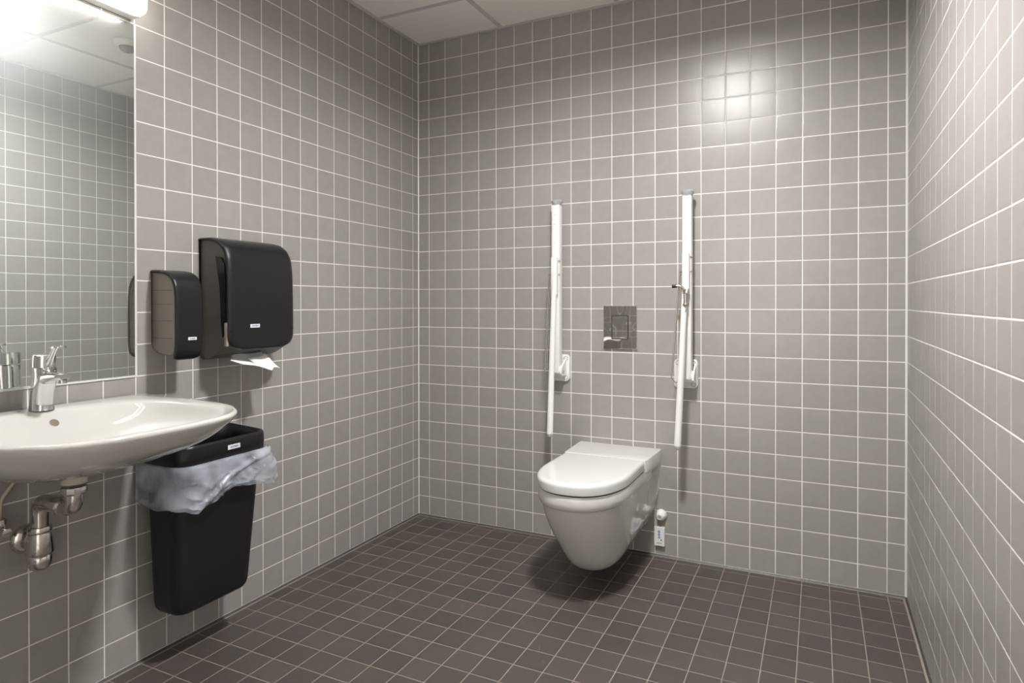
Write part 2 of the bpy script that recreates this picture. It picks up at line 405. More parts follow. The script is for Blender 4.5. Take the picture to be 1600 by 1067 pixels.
# ------------------------------------------------------------------ mirror and mirror lamp
mr_ = thing('mirror', 'large frameless wall mirror above the sink, reflecting the tiled wall', 'mirror', (0, (MIR_Y0+MIR_Y1)/2, MIR_Z0))
obj('mirror_glass', box(B(), (-0.0006, MIR_Y0+0.003, MIR_Z0+0.003), (0.0045, MIR_Y1-0.003, MIR_Z1-0.003), 0.0008, 1), M['mirror'], mr_)
bm = B()
box(bm, (-0.001, MIR_Y1-0.003, MIR_Z0), (0.0038, MIR_Y1+0.004, MIR_Z1), 0.0008, 1); box(bm, (-0.001, MIR_Y0-0.002, MIR_Z0), (0.0038, MIR_Y0+0.003, MIR_Z1), 0.0008, 1)
box(bm, (-0.001, MIR_Y0+0.003, MIR_Z0-0.003), (0.0038, MIR_Y1-0.003, MIR_Z0+0.003), 0.0008, 1)
obj('sealant_edge', bm, M['sealant_white'], mr_)

ml = thing('mirror_lamp', 'glowing opal wall lamp mounted over the top edge of the mirror', 'lamp', (0, -1.87, 2.0))
obj('housing', box(B(), (0.001, -2.17, 2.0095), (0.047, -1.560, 2.080), 0.004), M['white_metal'], ml)
bm = B(); rr = [(a-1.866, b+2.049) for a, b in rrect(0.632, 0.084, 0.034, 8)]
plate(bm, rr, 0.0465, 0.068, lambda a, b, d: Vector((d, a, b)), 0.008)
obj('opal_diffuser', bm, M['opal'], ml, True, angle=60)

# ------------------------------------------------------------------ ceiling sensor (seen in the mirror)
t = thing('motion_sensor', 'round white ceiling motion sensor with grey lens, seen in the mirror', 'sensor', (1.36, -0.70, H))
bm = B(); lathe(bm, [(0, 0.066), (0.008, 0.066), (0.020, 0.056), (0.026, 0.046), (0.026, 0.040)], (1.36, -0.70, H), (0, 0, -1), 32); obj('base_ring', bm, M['white_plastic'], t, True, angle=50)
bm = B(); lathe(bm, [(0.025, 0.040), (0.038, 0.036), (0.048, 0.024), (0.054, 0.008), (0.0545, 0.0)], (1.36, -0.70, H), (0, 0, -1), 32); obj('lens', bm, M['lens'], t, True)

# ------------------------------------------------------------------ sink
SY = -1.857
t = thing('wall_sink', 'white porcelain washbasin hung on the wall below the mirror', 'sink', (0, SY, 0.84))
half = [(0.0, 0.0), (0.0, 0.322), (0.05, 0.325), (0.26, 0.325), (0.38, 0.312), (0.45, 0.299), (0.48, 0.287), (0.51, 0.270), (0.54, 0.248), (0.562, 0.228), (0.590, 0.188), (0.608, 0.130), (0.615, 0.07), (0.617, 0.0)]
SB = -1.872
poly = half[1:] + [(x, -y) for x, y in reversed(half[1:-1])]
def raycast(poly, cx, th):
    dx, dy = math.cos(th), math.sin(th); best = 1e9
    for (ax, ay), (bx, by) in zip(poly, poly[1:]+poly[:1]):
        ex, ey = bx-ax, by-ay; den = dx*ey - dy*ex
        if abs(den) < 1e-12: continue
        tt = ((ax-cx)*ey - ay*ex)/den; ss = ((ax-cx)*dy - ay*dx)/den
        if tt > 0 and -1e-9 <= ss <= 1+1e-9: best = min(best, tt)
    return cx+dx*best, dy*best
NS = 112; CXS = 0.30
ths = [2*PI*(k+0.5)/NS for k in range(NS)]
outer = [raycast(poly, CXS, a) for a in ths]
def superel(cx, a, b, n, th):
    c, s_ = math.cos(th), math.sin(th); r = (abs(c/a)**n + abs(s_/b)**n)**(-1/n); return cx+c*r, s_*r
rings = []
def ring_o(F, ky, z, kb):
    rs = []
    for x, y in outer:
        tt = min(1.0, max(0.0, x/0.30)); tt = tt*tt*(3-2*tt)
        rs.append(Vector((x*F/0.617+0.0008, SB + y*(kb*(1-tt)+ky*tt), z)))
    return rs
orow = ((0.12, 0.08, 0.7025, 0.02), (0.205, 0.17, 0.7035, 0.04), (0.30, 0.34, 0.7105, 0.12), (0.36, 0.46, 0.7195, 0.22), (0.41, 0.57, 0.7320, 0.34), (0.46, 0.67, 0.748, 0.5), (0.52, 0.78, 0.770, 0.68), (0.56, 0.865, 0.792, 0.82),
        (0.587, 0.93, 0.814, 0.92), (0.603, 0.965, 0.828, 0.965), (0.6095, 0.983, 0.838, 0.99), (0.6115, 0.988, 0.844, 1.0), (0.6095, 0.986, 0.848, 1.0), (0.6045, 0.978, 0.850, 0.99))
for k in range(len(orow)-1):
    p0, p1, p2, p3 = orow[max(k-1, 0)], orow[k], orow[k+1], orow[min(k+2, len(orow)-1)]
    for q in range(3 if k < 8 else 1):
        f = q/3
        rings.append(ring_o(*[0.5*((2*b)+(c-a)*f+(2*a-5*b+4*c-d)*f*f+(-a+3*b-3*c+d)*f**3) for a, b, c, d in zip(p0, p1, p2, p3)]))
rings.append(ring_o(*orow[-1]))
for f_, z in ((0.35, 0.8505), (0.7, 0.8495)):
    rr = []
    for (x, y), th in zip(outer, ths):
        ix, iy = superel(0.345, 0.246, 0.272, 3.2, math.atan2(y, x-0.345)); rr.append(Vector((x*0.98*(1-f_)+ix*f_+0.0008, SB+(y*0.978*(1-f_)+iy*f_), z)))
    rings.append(rr)
for kk, z, sh in ((1.0, 0.8465, 0), (0.98, 0.842, 0), (0.95, 0.832, 0.0), (0.89, 0.813, 0.0), (0.78, 0.791, -0.006), (0.60, 0.771, -0.02), (0.35, 0.757, -0.05), (0.10, 0.750, -0.08)):
    rr = []
    for (x, y), th in zip(outer, ths):
        ix, iy = superel(0.345, 0.246, 0.272, 3.2 if kk > 0.7 else 2.4, math.atan2(y, x-0.345)); rr.append(Vector((0.345+(ix-0.345)*kk+sh, SB+iy*kk, z)))
    rings.append(rr)
bm = B(); loft(bm, rings, cap0=True, cap1=True)
sink = obj('basin', bm, M['porcelain'], t, True)
# overflow hole and drain
bm = B(); ax_ = Vector((0.785, 0, 0.62)).normalized(); lathe(bm, [(-0.004, 0.0125), (0.0010, 0.0125), (0.0014, 0.0112), (0.0004, 0.0108)], (0.1225, SY+0.006, 0.8180), ax_, 24, caps=False); obj('overflow_ring', bm, M['porcelain'], t, True)
bm = B(); lathe(bm, [(-0.003, 0.0112), (0.0006, 0.0112)], (0.1225, SY+0.006, 0.8180), ax_, 24); obj('overflow_hole', bm, M['hole_brown'], t)
bm = B(); lathe(bm, [(0, 0.032), (0.004, 0.031), (0.005, 0.022), (0.002, 0.02)], (0.262, SY, 0.751), (0, 0, 1), 28); obj('drain_ring', bm, M['chrome'], t, True, angle=40)

# ------------------------------------------------------------------ faucet
fy = SY
t = thing('basin_mixer_tap', 'chrome single lever mixer tap standing on the back of the sink', 'tap', (0.078, fy, 0.85))
bm = B()
rings = []
for z, x0, x1, hw in ((0.8505, 0.048, 0.106, 0.026), (0.853, 0.049, 0.105, 0.0255), (0.87, 0.051, 0.104, 0.0245), (0.895, 0.053, 0.107, 0.0238), (0.915, 0.055, 0.114, 0.0236), (0.932, 0.056, 0.120, 0.0238), (0.948, 0.057, 0.122, 0.024), (0.958, 0.058, 0.118, 0.0243), (0.962, 0.059, 0.114, 0.024)):
    cx = (x0+x1)/2; a = (x1-x0)/2
    rings.append([Vector((*superel(cx, a, hw, 2.6, 2*PI*k/32), 0)) + Vector((0, fy, z)) for k in range(32)])
loft(bm, rings, cap0=True, cap1=True)
obj('body', bm, M['chrome'], t, True, angle=50)
bm = B(); rings = []
for x, z0, z1, hw in ((0.085, 0.905, 0.953, 0.0215), (0.110, 0.918, 0.953, 0.0205), (0.135, 0.927, 0.953, 0.0195), (0.160, 0.932, 0.952, 0.0185), (0.178, 0.933, 0.951, 0.017), (0.184, 0.936, 0.949, 0.014)):
    zc = (z0+z1)/2; b_ = (z1-z0)/2
    ring = []
    for k in range(28):
        p, q = superel(0, hw, b_, 3.0, 2*PI*k/28); ring.append(Vector((x, fy+p, zc+q)))
    rings.append(ring)
loft(bm, rings, cap0=True, cap1=True); obj('spout', bm, M['chrome'], t, True, angle=50)
bm = B(); lathe(bm, [(0, 0.0115), (0.008, 0.0115), (0.009, 0.009)], (0.170, fy, 0.9335), (0, 0, -1), 24); obj('aerator', bm, M['chrome'], t, True, angle=40)
bm = B(); lathe(bm, [(0, 0.0262), (0.001, 0.0270), (0.027, 0.0268), (0.032, 0.0255), (0.034, 0.020)], (0.086, fy, 0.9635), (0.05, 0, 1), 32); cap_ = obj('cartridge_cap', bm, M['chrome'], t, True, angle=35)
bm = B(); lathe(bm, [(0, 0.0045), (0.0012, 0.0045)], (0.1135, fy-0.001, 0.979), (1, 0, 0.0), 16); obj('hot_cold_mark', bm, M['red'], t, label='small red temperature mark')
bm = B(); tube(bm, arc_path([(0.100, fy, 0.962), (0.116, fy, 0.985), (0.140, fy, 1.018)], 0.01, 4), [0.009, 0.009, 0.0085, 0.008, 0.0075, 0.007, 0.0065], 16)
lev = obj('lever', bm, M['chrome'], t, True, angle=50)
bm = B(); plate(bm, rrect(0.050, 0.030, 0.013, 6), 0, 0.005, lambda a, b, d: Vector((0.146+a, fy+b, 1.015+d+a*0.05)), 0.0015); obj('lever_paddle', bm, M['chrome'], lev, True, angle=40)

# ------------------------------------------------------------------ drain trap
t = thing('bottle_trap', 'chrome bottle trap and waste pipe hanging under the sink', 'trap', (0.062, SY, 0.42))
bm = B(); lathe(bm, [(0, 0.031), (-0.004, 0.032), (-0.008, 0.0295), (-0.030, 0.0285)], (0.218, SY, 0.704), (0, 0, 1), 28); obj('waste_flange', bm, M['ivory_plastic'], t, True, angle=40, label='ivory plastic flange')
bm = B(); lathe(bm, [(0, 0.0285), (-0.003, 0.0295), (-0.014, 0.029), (-0.019, 0.026), (-0.02, 0.020)], (0.218, SY, 0.665), (0, 0, 1), 12); obj('union_nut', bm, M['chrome_dull'], t, True, angle=25)
bm = B(); tube(bm, arc_path([(0.218, SY, 0.648), (0.218, SY, 0.607), (0.066, SY, 0.607), (0.066, SY, 0.530)], 0.030, 8), 0.0205, 20); obj('waste_pipe', bm, M['chrome_dull'], t, True, angle=60)
bm = B(); lathe(bm, [(0, 0.0245), (0.003, 0.0265), (0.016, 0.0265), (0.019, 0.0245)], (0.175, SY, 0.607), (-1, 0, 0), 10); obj('union_nut', bm, M['chrome_dull'], t, True, angle=25)
bm = B(); lathe(bm, [(0.537, 0.022), (0.540, 0.026), (0.534, 0.0285), (0.528, 0.0285), (0.524, 0.026), (0.520, 0.0275), (0.474, 0.0335), (0.470, 0.0325), (0.468, 0.027)], (0.064, SY, 0), (0, 0, 1), 28); obj('trap_body', bm, M['chrome_dull'], t, True, angle=25)
bm = B(); lathe(bm, [(0.470, 0.0285), (0.446, 0.0285), (0.435, 0.026), (0.427, 0.018), (0.424, 0.008), (0.4235, 0)], (0.064, SY, 0), (0, 0, 1), 28); obj('trap_cup', bm, M['chrome_dull'], t, True)
bm = B(); tube(bm, [(0.05, SY, 0.497), (0.002, SY, 0.497)], 0.0185, 20); lathe(bm, [(0.0, 0.024), (0.008, 0.026), (0.014, 0.024)], (0.024, SY, 0.497), (1, 0, 0), 24); obj('wall_pipe', bm, M['chrome_dull'], t, True, angle=40)
bm = B(); lathe(bm, [(0.0005, 0.039), (0.004, 0.039), (0.011, 0.032), (0.016, 0.022), (0.017, 0.0185)], (0, SY, 0.497), (1, 0, 0), 32); obj('wall_rosette', bm, M['chrome_dull'], t, True, angle=60)

# angle valve with hose
vy, vz = -1.930, 0.545
t = thing('angle_valve', 'chrome angle valve with hose on the wall left of the trap', 'valve', (0, vy, vz))
bm = B(); lathe(bm, [(0.0005, 0.024), (0.004, 0.024), (0.010, 0.012), (0.040, 0.011), (0.041, 0.0)], (0, vy, vz), (1, 0, 0), 24); lathe(bm, [(-0.006, 0.012), (0.016, 0.012), (0.017, 0.0135), (0.030, 0.0135), (0.031, 0.009)], (0.030, vy, vz), (0, 0, 1), 12)
obj('valve_body', bm, M['chrome_dull'], t, True, angle=30)
bm = B(); lathe(bm, [(0.0, 0.007), (0.006, 0.012), (0.020, 0.011), (0.022, 0.005)], (0.041, vy, vz), (1, 0.0, 0), 12); obj('valve_knob', bm, M['chrome_dull'], t, True, angle=30)
bm = B(); tube(bm, arc_path([(0.030, vy, vz+0.028), (0.030, vy, vz+0.08), (0.05, vy+0.022, vz+0.125), (0.075, vy+0.05, 0.712)], 0.02, 5), 0.0055, 10); obj('hose', bm, M['hose'], t, True, label='braided supply hose')

# ------------------------------------------------------------------ dispensers
def dispenser(name, label, cat, y0, y1, prof, body_prof, inner, logo, r_bot, org_z, seam_z, group=None, rtop=0.0):
    """prof: (x, z) run of the black cover from the wall over the top, down the front"""
    yc = (y0+y1)/2; hw = (y1-y0)/2
    t = thing(name, label, cat, (0, yc, org_z))
    # cover grid
    pts = [Vector((x, 0, z)) for x, z in prof]
    dense = []
    for a, b in zip(pts, pts[1:]):
        n = max(1, int((b-a).length/0.007))
        for k in range(n): dense.append(a.lerp(b, k/n))
    dense.append(pts[-1])
    for _ in range(3):
        dense = [dense[0]] + [(dense[i-1]+dense[i]*2+dense[i+1])/4 for i in range(1, len(dense)-1)] + [dense[-1]]
    zb = dense[-1].z; NT = 24; bm = B(); rows = []
    for p in dense:
        ins = 0.0
        if p.x > 0.7*max(q[0] for q in prof):
            d = p.z - zb
            if d < r_bot: ins = r_bot - math.sqrt(max(0, r_bot**2 - (r_bot-d)**2))
        w = hw-ins; row = []
        for k in range(NT+1):
            u = -1+2*k/NT; uu = math.copysign(abs(u)**0.8, u)
            e = max(0, abs(uu)-0.86)/0.14; drop = 0.006*e*e
            nx = 1.0 if p.x > 0.06 else p.x/0.06
            row.append(bm.verts.new((p.x-drop*nx, yc+uu*w, p.z-drop*(1-nx)*0.6 - (drop*0.5 if p.z > prof[0][1]-0.05 else 0))))
        rows.append(row)
    for a, b in zip(rows, rows[1:]):
        for k in range(NT): bm.faces.new((a[k], a[k+1], b[k+1], b[k]))
    cv = obj('cover', bm, M['black_plastic'], t, True)
    md = cv.modifiers.new('thick', 'SOLIDIFY'); md.thickness = 0.007; md.offset = 1.0
    # which way is inward: make sure the shell grows towards the wall
    me = cv.data; c = sum((p.normal.x for p in me.polygons))
    md.offset = -1.0 if c > 0 else 1.0
    # body
    bm = B(); ins = 0.004
    loft(bm, [[Vector((x, y0+ins+e, z)) for x, z in bp] for e, bp in ((0.006, [(max(0.001, x*0.985), z*0.998+0.002) for x, z in body_prof]), (0.0, body_prof))] +
         [[Vector((x, y1-ins-e, z)) for x, z in bp] for e, bp in ((0.0, body_prof), (0.006, [(max(0.001, x*0.985), z*0.998+0.002) for x, z in body_prof]))], cap0=True, cap1=True)
    inner(t, bm)
    # seam line groove and label
    xf = max(q[0] for q in prof)
    bm = B(); box(bm, (xf-0.0035, y0+0.004, seam_z-0.0006), (xf-0.0008+0.0004, y1-0.004, seam_z+0.0006)); obj('seam', bm, M['black_smooth'], t)
    ly, lz, lw, lh = logo
    lo_ = obj('brand_label', box(B(), (xf-0.002, ly-lw/2, lz-lh/2), (xf+0.0008, ly+lw/2, lz+lh/2), 0.0005, 1), M['label_white'], t, label='small white label')
    text_obj('lettering', 'KATRIN', lh*0.62, M['ink_dark'], lo_, (xf+0.0010, ly, lz), (0, 1, 0), (0, 0, 1), width=lw*0.62)
    return t
def inner_towel(t, bm):
    obj('body', bm, M['smoke_dark'], t, True, angle=35, label='smoked plastic body')
    y = -1.3285
    bm = B(); ring = [(0.085, 1.29), (0.112, 1.285), (0.128, 1.262), (0.132, 1.20), (0.130, 1.03), (0.118, 1.015), (0.112, 1.05), (0.105, 1.18)]
    loft(bm, [[Vector((x, y+0.0025, z)) for x, z in ring], [Vector((x, y-0.0008, z)) for x, z in ring]], cap0=True, cap1=True)
    obj('side_window', bm, M['black_smooth'], t, label='dark side window')
    obj('latch', box(B(), (0.128, y-0.002, 0.985), (0.141, y+0.006, 1.065), 0.002), M['cartridge'], t, label='pale side latch')
dispenser('paper_towel_dispenser', 'black paper towel dispenser on the tiled wall, the larger of two', 'dispenser', -1.330, -1.038,
          [(0.002, 1.358), (0.05, 1.357), (0.095, 1.347), (0.125, 1.325), (0.141, 1.29), (0.148, 1.24), (0.1505, 1.15), (0.1515, 1.05), (0.150, 0.972)],
          [(0.001, 1.349), (0.05, 1.348), (0.088, 1.337), (0.115, 1.315), (0.130, 1.28), (0.138, 1.235), (0.141, 1.0), (0.136, 0.985), (0.060, 0.945), (0.040, 0.938), (0.020, 0.937), (0.006, 0.945), (0.001, 0.96)],
          inner_towel, (-1.222, 1.0515, 0.041, 0.0125), 0.048, 0.937, 1.037)
def inner_soap(t, bm):
    obj('body', bm, M['smoke'], t, True, angle=35, label='translucent smoked plastic body')
    obj('soap_cartridge', box(B(), (0.012, -1.492, 1.000), (0.092, -1.418, 1.205), 0.012), M['cartridge'], t, label='pale soap cartridge inside')
    for z in (1.172, 1.128, 1.075, 1.020): obj('level_line', box(B(), (0.004, -1.5022, z-0.0007), (0.100, -1.5002, z+0.0007)), M['smoke_dark'], t)
dispenser('soap_dispenser', 'small black soap dispenser beside the mirror, left of the towel dispenser', 'dispenser', -1.505, -1.405,
          [(0.002, 1.238), (0.04, 1.237), (0.080, 1.230), (0.106, 1.214), (0.119, 1.19), (0.1245, 1.15), (0.126, 1.05), (0.125, 0.990), (0.118, 0.960), (0.105, 0.951)],
          [(0.001, 1.230), (0.04, 1.229), (0.074, 1.222), (0.098, 1.207), (0.110, 1.185), (0.114, 1.15), (0.114, 0.99), (0.106, 0.972), (0.085, 0.965), (0.030, 0.972), (0.008, 0.985), (0.001, 1.0)],
          inner_soap, (-1.448, 1.018, 0.030, 0.0095), 0.022, 0.951, 1.003)

# paper towel hanging out of the dispenser
t = thing('paper_towel', 'white paper towel hanging from the bottom of the towel dispenser', 'paper towel', (0.10, -1.2, 0.93))
def patch(rowpts, nu=14, nv=10):
    bm = B(); g = []
    a, b, c, d = [Vector(p) for p in rowpts]
    for i in range(nu+1):
        u = i/nu; row = []
        for j in range(nv+1):
            v = j/nv; p = (a*(1-u)+b*u)*(1-v) + (c*(1-u)+d*u)*v
            p = p + Vector((0.006*math.sin(u*PI*2.3)*v, 0, 0.007*math.sin(v*PI)*(-1) + 0.003*math.sin(u*7+v*3)))
            row.append(bm.verts.new(p))
        g.append(row)
    for i in range(nu):
        for j in range(nv): bm.faces.new((g[i][j], g[i+1][j], g[i+1][j+1], g[i][j+1]))
    return bm
o = obj('lower_sheet', patch([(0.062, -1.245, 0.950), (0.062, -1.115, 0.954), (0.142, -1.318, 0.937), (0.165, -1.165, 0.8925)]), M['paper'], t, True); solid(o, 0.0006)
o = obj('folded_flap', patch([(0.105, -1.212, 0.934), (0.098, -1.128, 0.948), (0.166, -1.178, 0.8945), (0.160, -1.122, 0.897)]), M['paper'], t, True); solid(o, 0.0006)

# ------------------------------------------------------------------ waste bin
t = thing('waste_bin', 'tall black plastic waste bin hung on the wall under the sink corner', 'bin', (0, -1.39, 0.15))
def bin_ring(z, grow=0.0, inset=0.0, r=0.045, seg=7):
    k = (z-0.15)/(0.695-0.15)
    y0 = -1.522-0.026*k; y1 = -1.244+0.018*k; x0 = 0.012; x1 = 0.160+0.052*k
    y0 -= grow; y1 += grow; x1 += grow; x0 -= min(grow, 0.008)
    y0 += inset; y1 -= inset; x1 -= inset; x0 += inset
    ring = rrect(x1-x0, y1-y0, max(0.006, r-inset), seg)
    return [Vector(((x0+x1)/2+a, (y0+y1)/2+b, z)) for a, b in ring]
bm = B(); rings = [bin_ring(0.155, inset=0.030), bin_ring(0.1555, inset=0.022), bin_ring(0.160, inset=0.010), bin_ring(0.170, inset=0.003), bin_ring(0.185)]
rings += [bin_ring(z) for z in (0.25, 0.35, 0.45, 0.55, 0.66)]
rings += [bin_ring(0.66, inset=0.003), bin_ring(0.45, inset=0.003), bin_ring(0.19, inset=0.003)]
loft(bm, rings, cap0=True, cap1=True); obj('bin_body', bm, M['black_bin'], t, True, angle=60)
bm = B(); N4 = 4*8
def collar(z, g, ins=0.0):
    return [Vector((p.x, p.y, p.z + (0.012*(1-min(1, p.x/0.12)) if z > 0.66 else 0.0))) for p in bin_ring(z, grow=g, inset=ins)]
loft(bm, [collar(0.624, 0.002), collar(0.622, 0.006), collar(0.624, 0.0085), collar(0.66, 0.0085), collar(0.685, 0.006), collar(0.694, 0.003), collar(0.696, -0.001), collar(0.692, -0.006), collar(0.64, -0.010), collar(0.624, 0.002)])
rim = obj('rim_collar', bm, M['black_plastic'], t, True, angle=60)
lo_ = obj('brand_label', box(B(), (0.2170, -1.392, 0.6590), (0.2195, -1.345, 0.6735), 0.0005, 1), M['label_white'], t, label='small white label')
text_obj('lettering', 'KATRIN', 0.009, M['ink_dark'], lo_, (0.2198, -1.3685, 0.6663), (0, 1, 0), (0, 0, 1), width=0.028)
# liner: bag folded over the rim and hanging outside the body
t = thing('bin_liner', 'crumpled translucent white plastic bag hanging around the rim of the bin', 'bag', (0.1, -1.39, 0.5))
base = bin_ring(0.6, grow=0.004, seg=7)
# resample perimeter from back-left round the front to back-right
def per(y_side):
    pass
path = []
y0, y1, x1, rr_ = -1.551, -1.222, 0.209, 0.045
path += [(0.02+(x1-rr_-0.02)*k/18, y0) for k in range(18)]
path += [(x1-rr_+rr_*math.sin(a), y0+rr_-rr_*math.cos(a)) for a in [PI/2*k/10 for k in range(10)]]
path += [(x1, y0+rr_+(y1-y0-2*rr_)*k/34) for k in range(34)]
path += [(x1-rr_+rr_*math.cos(a), y1-rr_+rr_*math.sin(a)) for a in [PI/2*k/10 for k in range(10)]]
path += [(x1-rr_-(x1-rr_-0.02)*k/18, y1) for k in range(19)]
LN = len(path); cum = [0]
for a, b in zip(path, path[1:]): cum.append(cum[-1]+math.hypot(b[0]-a[0], b[1]-a[1]))
def zbot(i):
    x, y = path[i]
    keys = [(0.0, 0.500), (0.12, 0.498), (0.185, 0.505), (0.215, 0.487), (0.25, 0.505), (0.30, 0.520), (0.35, 0.535), (0.38, 0.537), (0.43, 0.523), (0.48, 0.512), (0.53, 0.512), (0.58, 0.492), (0.66, 0.482), (0.75, 0.49)]
    s_ = cum[i]
    for (a, za), (b, zb_) in zip(keys, keys[1:]):
        if a <= s_ <= b: return za+(zb_-za)*(s_-a)/(b-a)
    return keys[-1][1]
def bag(layer):
    bm = B(); rows = []; NV = 46
    for j in range(NV+1):
        v = j/NV; row = []
        for i, (x, y) in enumerate(path):
            s_ = cum[i]; zb_ = zbot(i) + (0.012*layer) + 0.004*math.sin(s_*60+layer)
            z = 0.636*(1-v)+zb_*v
            a = path[max(0, i-1)]; b = path[min(LN-1, i+1)]; tx, ty = b[0]-a[0], b[1]-a[1]; l = math.hypot(tx, ty); nx, ny = ty/l, -tx/l
            if nx*(x-0.1)+ny*(y+1.39) < 0: nx, ny = -nx, -ny
            calm = 1.0 if s_ > 0.20 else 0.12
            q = Vector((s_*17+z*7+layer*7, z*17-s_*7, layer*3.1))
            dd, _p = mnoise.voronoi(q + 0.35*mnoise.noise_vector(q*0.8))
            facet = dd[0]; crease = math.exp(-(dd[1]-dd[0])*7)
            crush = mnoise.noise(Vector((s_*8+layer*9, z*10, layer*3.1)))
            d = 0.005+0.010*layer + calm*v**0.55*(0.010*crush+0.022*(0.6-facet)+0.012*crease+0.006)
            # bulge out at the right hand end, diagonal fold on the front left
            if s_ > 0.42: d += math.sin(min(1, v*1.15)*PI*0.62)*0.050*min(1, (s_-0.42)/0.16)*(1.0 if s_ < 0.62 else max(0.0, 1-(s_-0.62)/0.12))
            fold = abs((s_-0.22) - (1-v)*0.28)
            if s_ > 0.2: d += 0.010*math.exp(-(fold/0.02)**2)
            k = 0.636-0.01; taper = (0.6-z)*0.045
            row.append(bm.verts.new((x+nx*max(d-taper, 0.004+0.006*layer), y+ny*max(d-taper*0.3, 0.004+0.006*layer), z)))
        rows.append(row)
    for a, b in zip(rows, rows[1:]):
        for k in range(LN-1): bm.faces.new((a[k], a[k+1], b[k+1], b[k]))
    return bm
o = obj('inner_layer', bag(0), M['bag'], t, True)
o = obj('outer_layer', bag(1), M['bag'], t, True)

# ------------------------------------------------------------------ toilet
TX = 1.104
t = thing('wall_toilet', 'white wall-hung toilet with closed lid between the two grab bars', 'toilet', (TX, 0, 0.06))
def dring(z, w, yf, wb, yb=-0.001, ys=None, n=24, pw=2.25):
    """D outline seen from above: straight back, tapering sides, rounded front"""
    if ys is None: ys = min(-0.30, yf+0.27)
    pts = []
    ns = 22
    for k in range(ns):
        f = k/ns; y = yb+(ys-yb)*f; g = min(1, (y-yb)/(-0.27-yb)); ww = wb+(w-wb)*(g if g > 0 else 0)
        pts.append(Vector((TX+ww, y, z)))
    for k in range(2*n+1):
        a = PI*k/(2*n); c, s_ = math.cos(a), math.sin(a)
        pts.append(Vector((TX+math.copysign(abs(c)**(2/pw), c)*w, ys-(ys-yf)*abs(s_)**(2/pw), z)))
    for k in range(ns-1, -1, -1):
        f = k/ns; y = yb+(ys-yb)*f; g = min(1, (y-yb)/(-0.27-yb)); ww = wb+(w-wb)*(g if g > 0 else 0)
        pts.append(Vector((TX-ww, y, z)))
    return pts
rows = [(0.430, 0.1690, -0.689, 0.186), (0.4325, 0.1735, -0.694, 0.190), (0.426, 0.1765, -0.697, 0.192), (0.400, 0.1775, -0.697, 0.192), (0.384, 0.1765, -0.695, 0.191), (0.3795, 0.1735, -0.691, 0.190), (0.3775, 0.1700, -0.685, 0.188), (0.372, 0.1685, -0.682, 0.186),
        (0.34, 0.1665, -0.672, 0.184), (0.31, 0.1635, -0.657, 0.182), (0.28, 0.1595, -0.639, 0.177), (0.25, 0.1545, -0.618, 0.171), (0.22, 0.1490, -0.596, 0.163), (0.19, 0.1425, -0.573, 0.154), (0.16, 0.1345, -0.549, 0.143), (0.13, 0.1245, -0.523, 0.130),
        (0.105, 0.1130, -0.500, 0.115), (0.088, 0.100, -0.478, 0.100), (0.075, 0.083, -0.455, 0.083), (0.068, 0.060, -0.430, 0.060), (0.066, 0.035, -0.40, 0.035)]
rings = []
for z, w, yf, wb in rows:
    r_ = dring(z, w, yf, wb)
    for p in r_:
        # undercut of the body towards the wall: underside climbs near the wall
        k = max(0.0, 1-abs(p.y)/0.40)
        if z < 0.20: p.z = z + (0.20-z)*0.22*k
        # shallow hand recess in the sides next to the wall
        gy = max(0, 1-abs((p.y+0.075)/0.072)**8); gz = max(0, 1-abs((p.z-0.350)/0.052)**6)
        if abs(p.x-TX) > 0.1: p.x -= math.copysign(0.026*min(1, 2.2*gy)*min(1, 2.2*gz), p.x-TX)
    rings.append(r_)
bm = B(); loft(bm, rings, cap0=True, cap1=True)
bowl = obj('bowl', bm, M['porcelain_toilet'], t, True, angle=55)
def slab(rowsf, cap=True):
    bm = B(); loft(bm, rowsf, cap0=True, cap1=True); return bm
# rear ceramic block
def bring(z, ins):
    return [Vector((TX+x, y, z)) for x, y in ((0.192-ins, -0.001), (0.1905-ins, -0.06), (0.186-ins, -0.15), (0.1825-ins, -0.226+ins), (0.177-ins, -0.235+ins), (-0.177+ins, -0.235+ins), (-0.1825+ins, -0.226+ins), (-0.186+ins, -0.15), (-0.1905+ins, -0.06), (-0.192+ins, -0.001))]
obj('rear_block', slab([bring(0.428, 0.0), bring(0.471, 0.0), bring(0.4755, 0.0015), bring(0.4780, 0.005)]), M['porcelain_toilet'], t, True, angle=30)
# dark slab painted in for the shadow under the lid, then the lid
obj('seat_shadow_gap', slab([dring(z, 0.168, -0.690, 0.17, yb=-0.262) for z in (0.4325, 0.4385)]), M['hole'], t, label='dark slab for the shadow line under the lid')
LB = -0.2535
obj('lid', slab([dring(z, w, yf, w, yb=LB, pw=2.3) for z, w, yf in ((0.4375, 0.174, -0.697), (0.440, 0.1775, -0.7015), (0.465, 0.1790, -0.7035), (0.4715, 0.1775, -0.7020), (0.4760, 0.1735, -0.6975), (0.4780, 0.1670, -0.690), (0.4790, 0.155, -0.678))]), M['seat_plastic'], t, True, angle=45)
for sx in (-1, 1): obj('hinge', box(B(), (TX+sx*0.160-0.016, -0.256, 0.430), (TX+sx*0.160+0.016, -0.232, 0.452), 0.004, 3), M['seat_plastic'], t, True, angle=40)

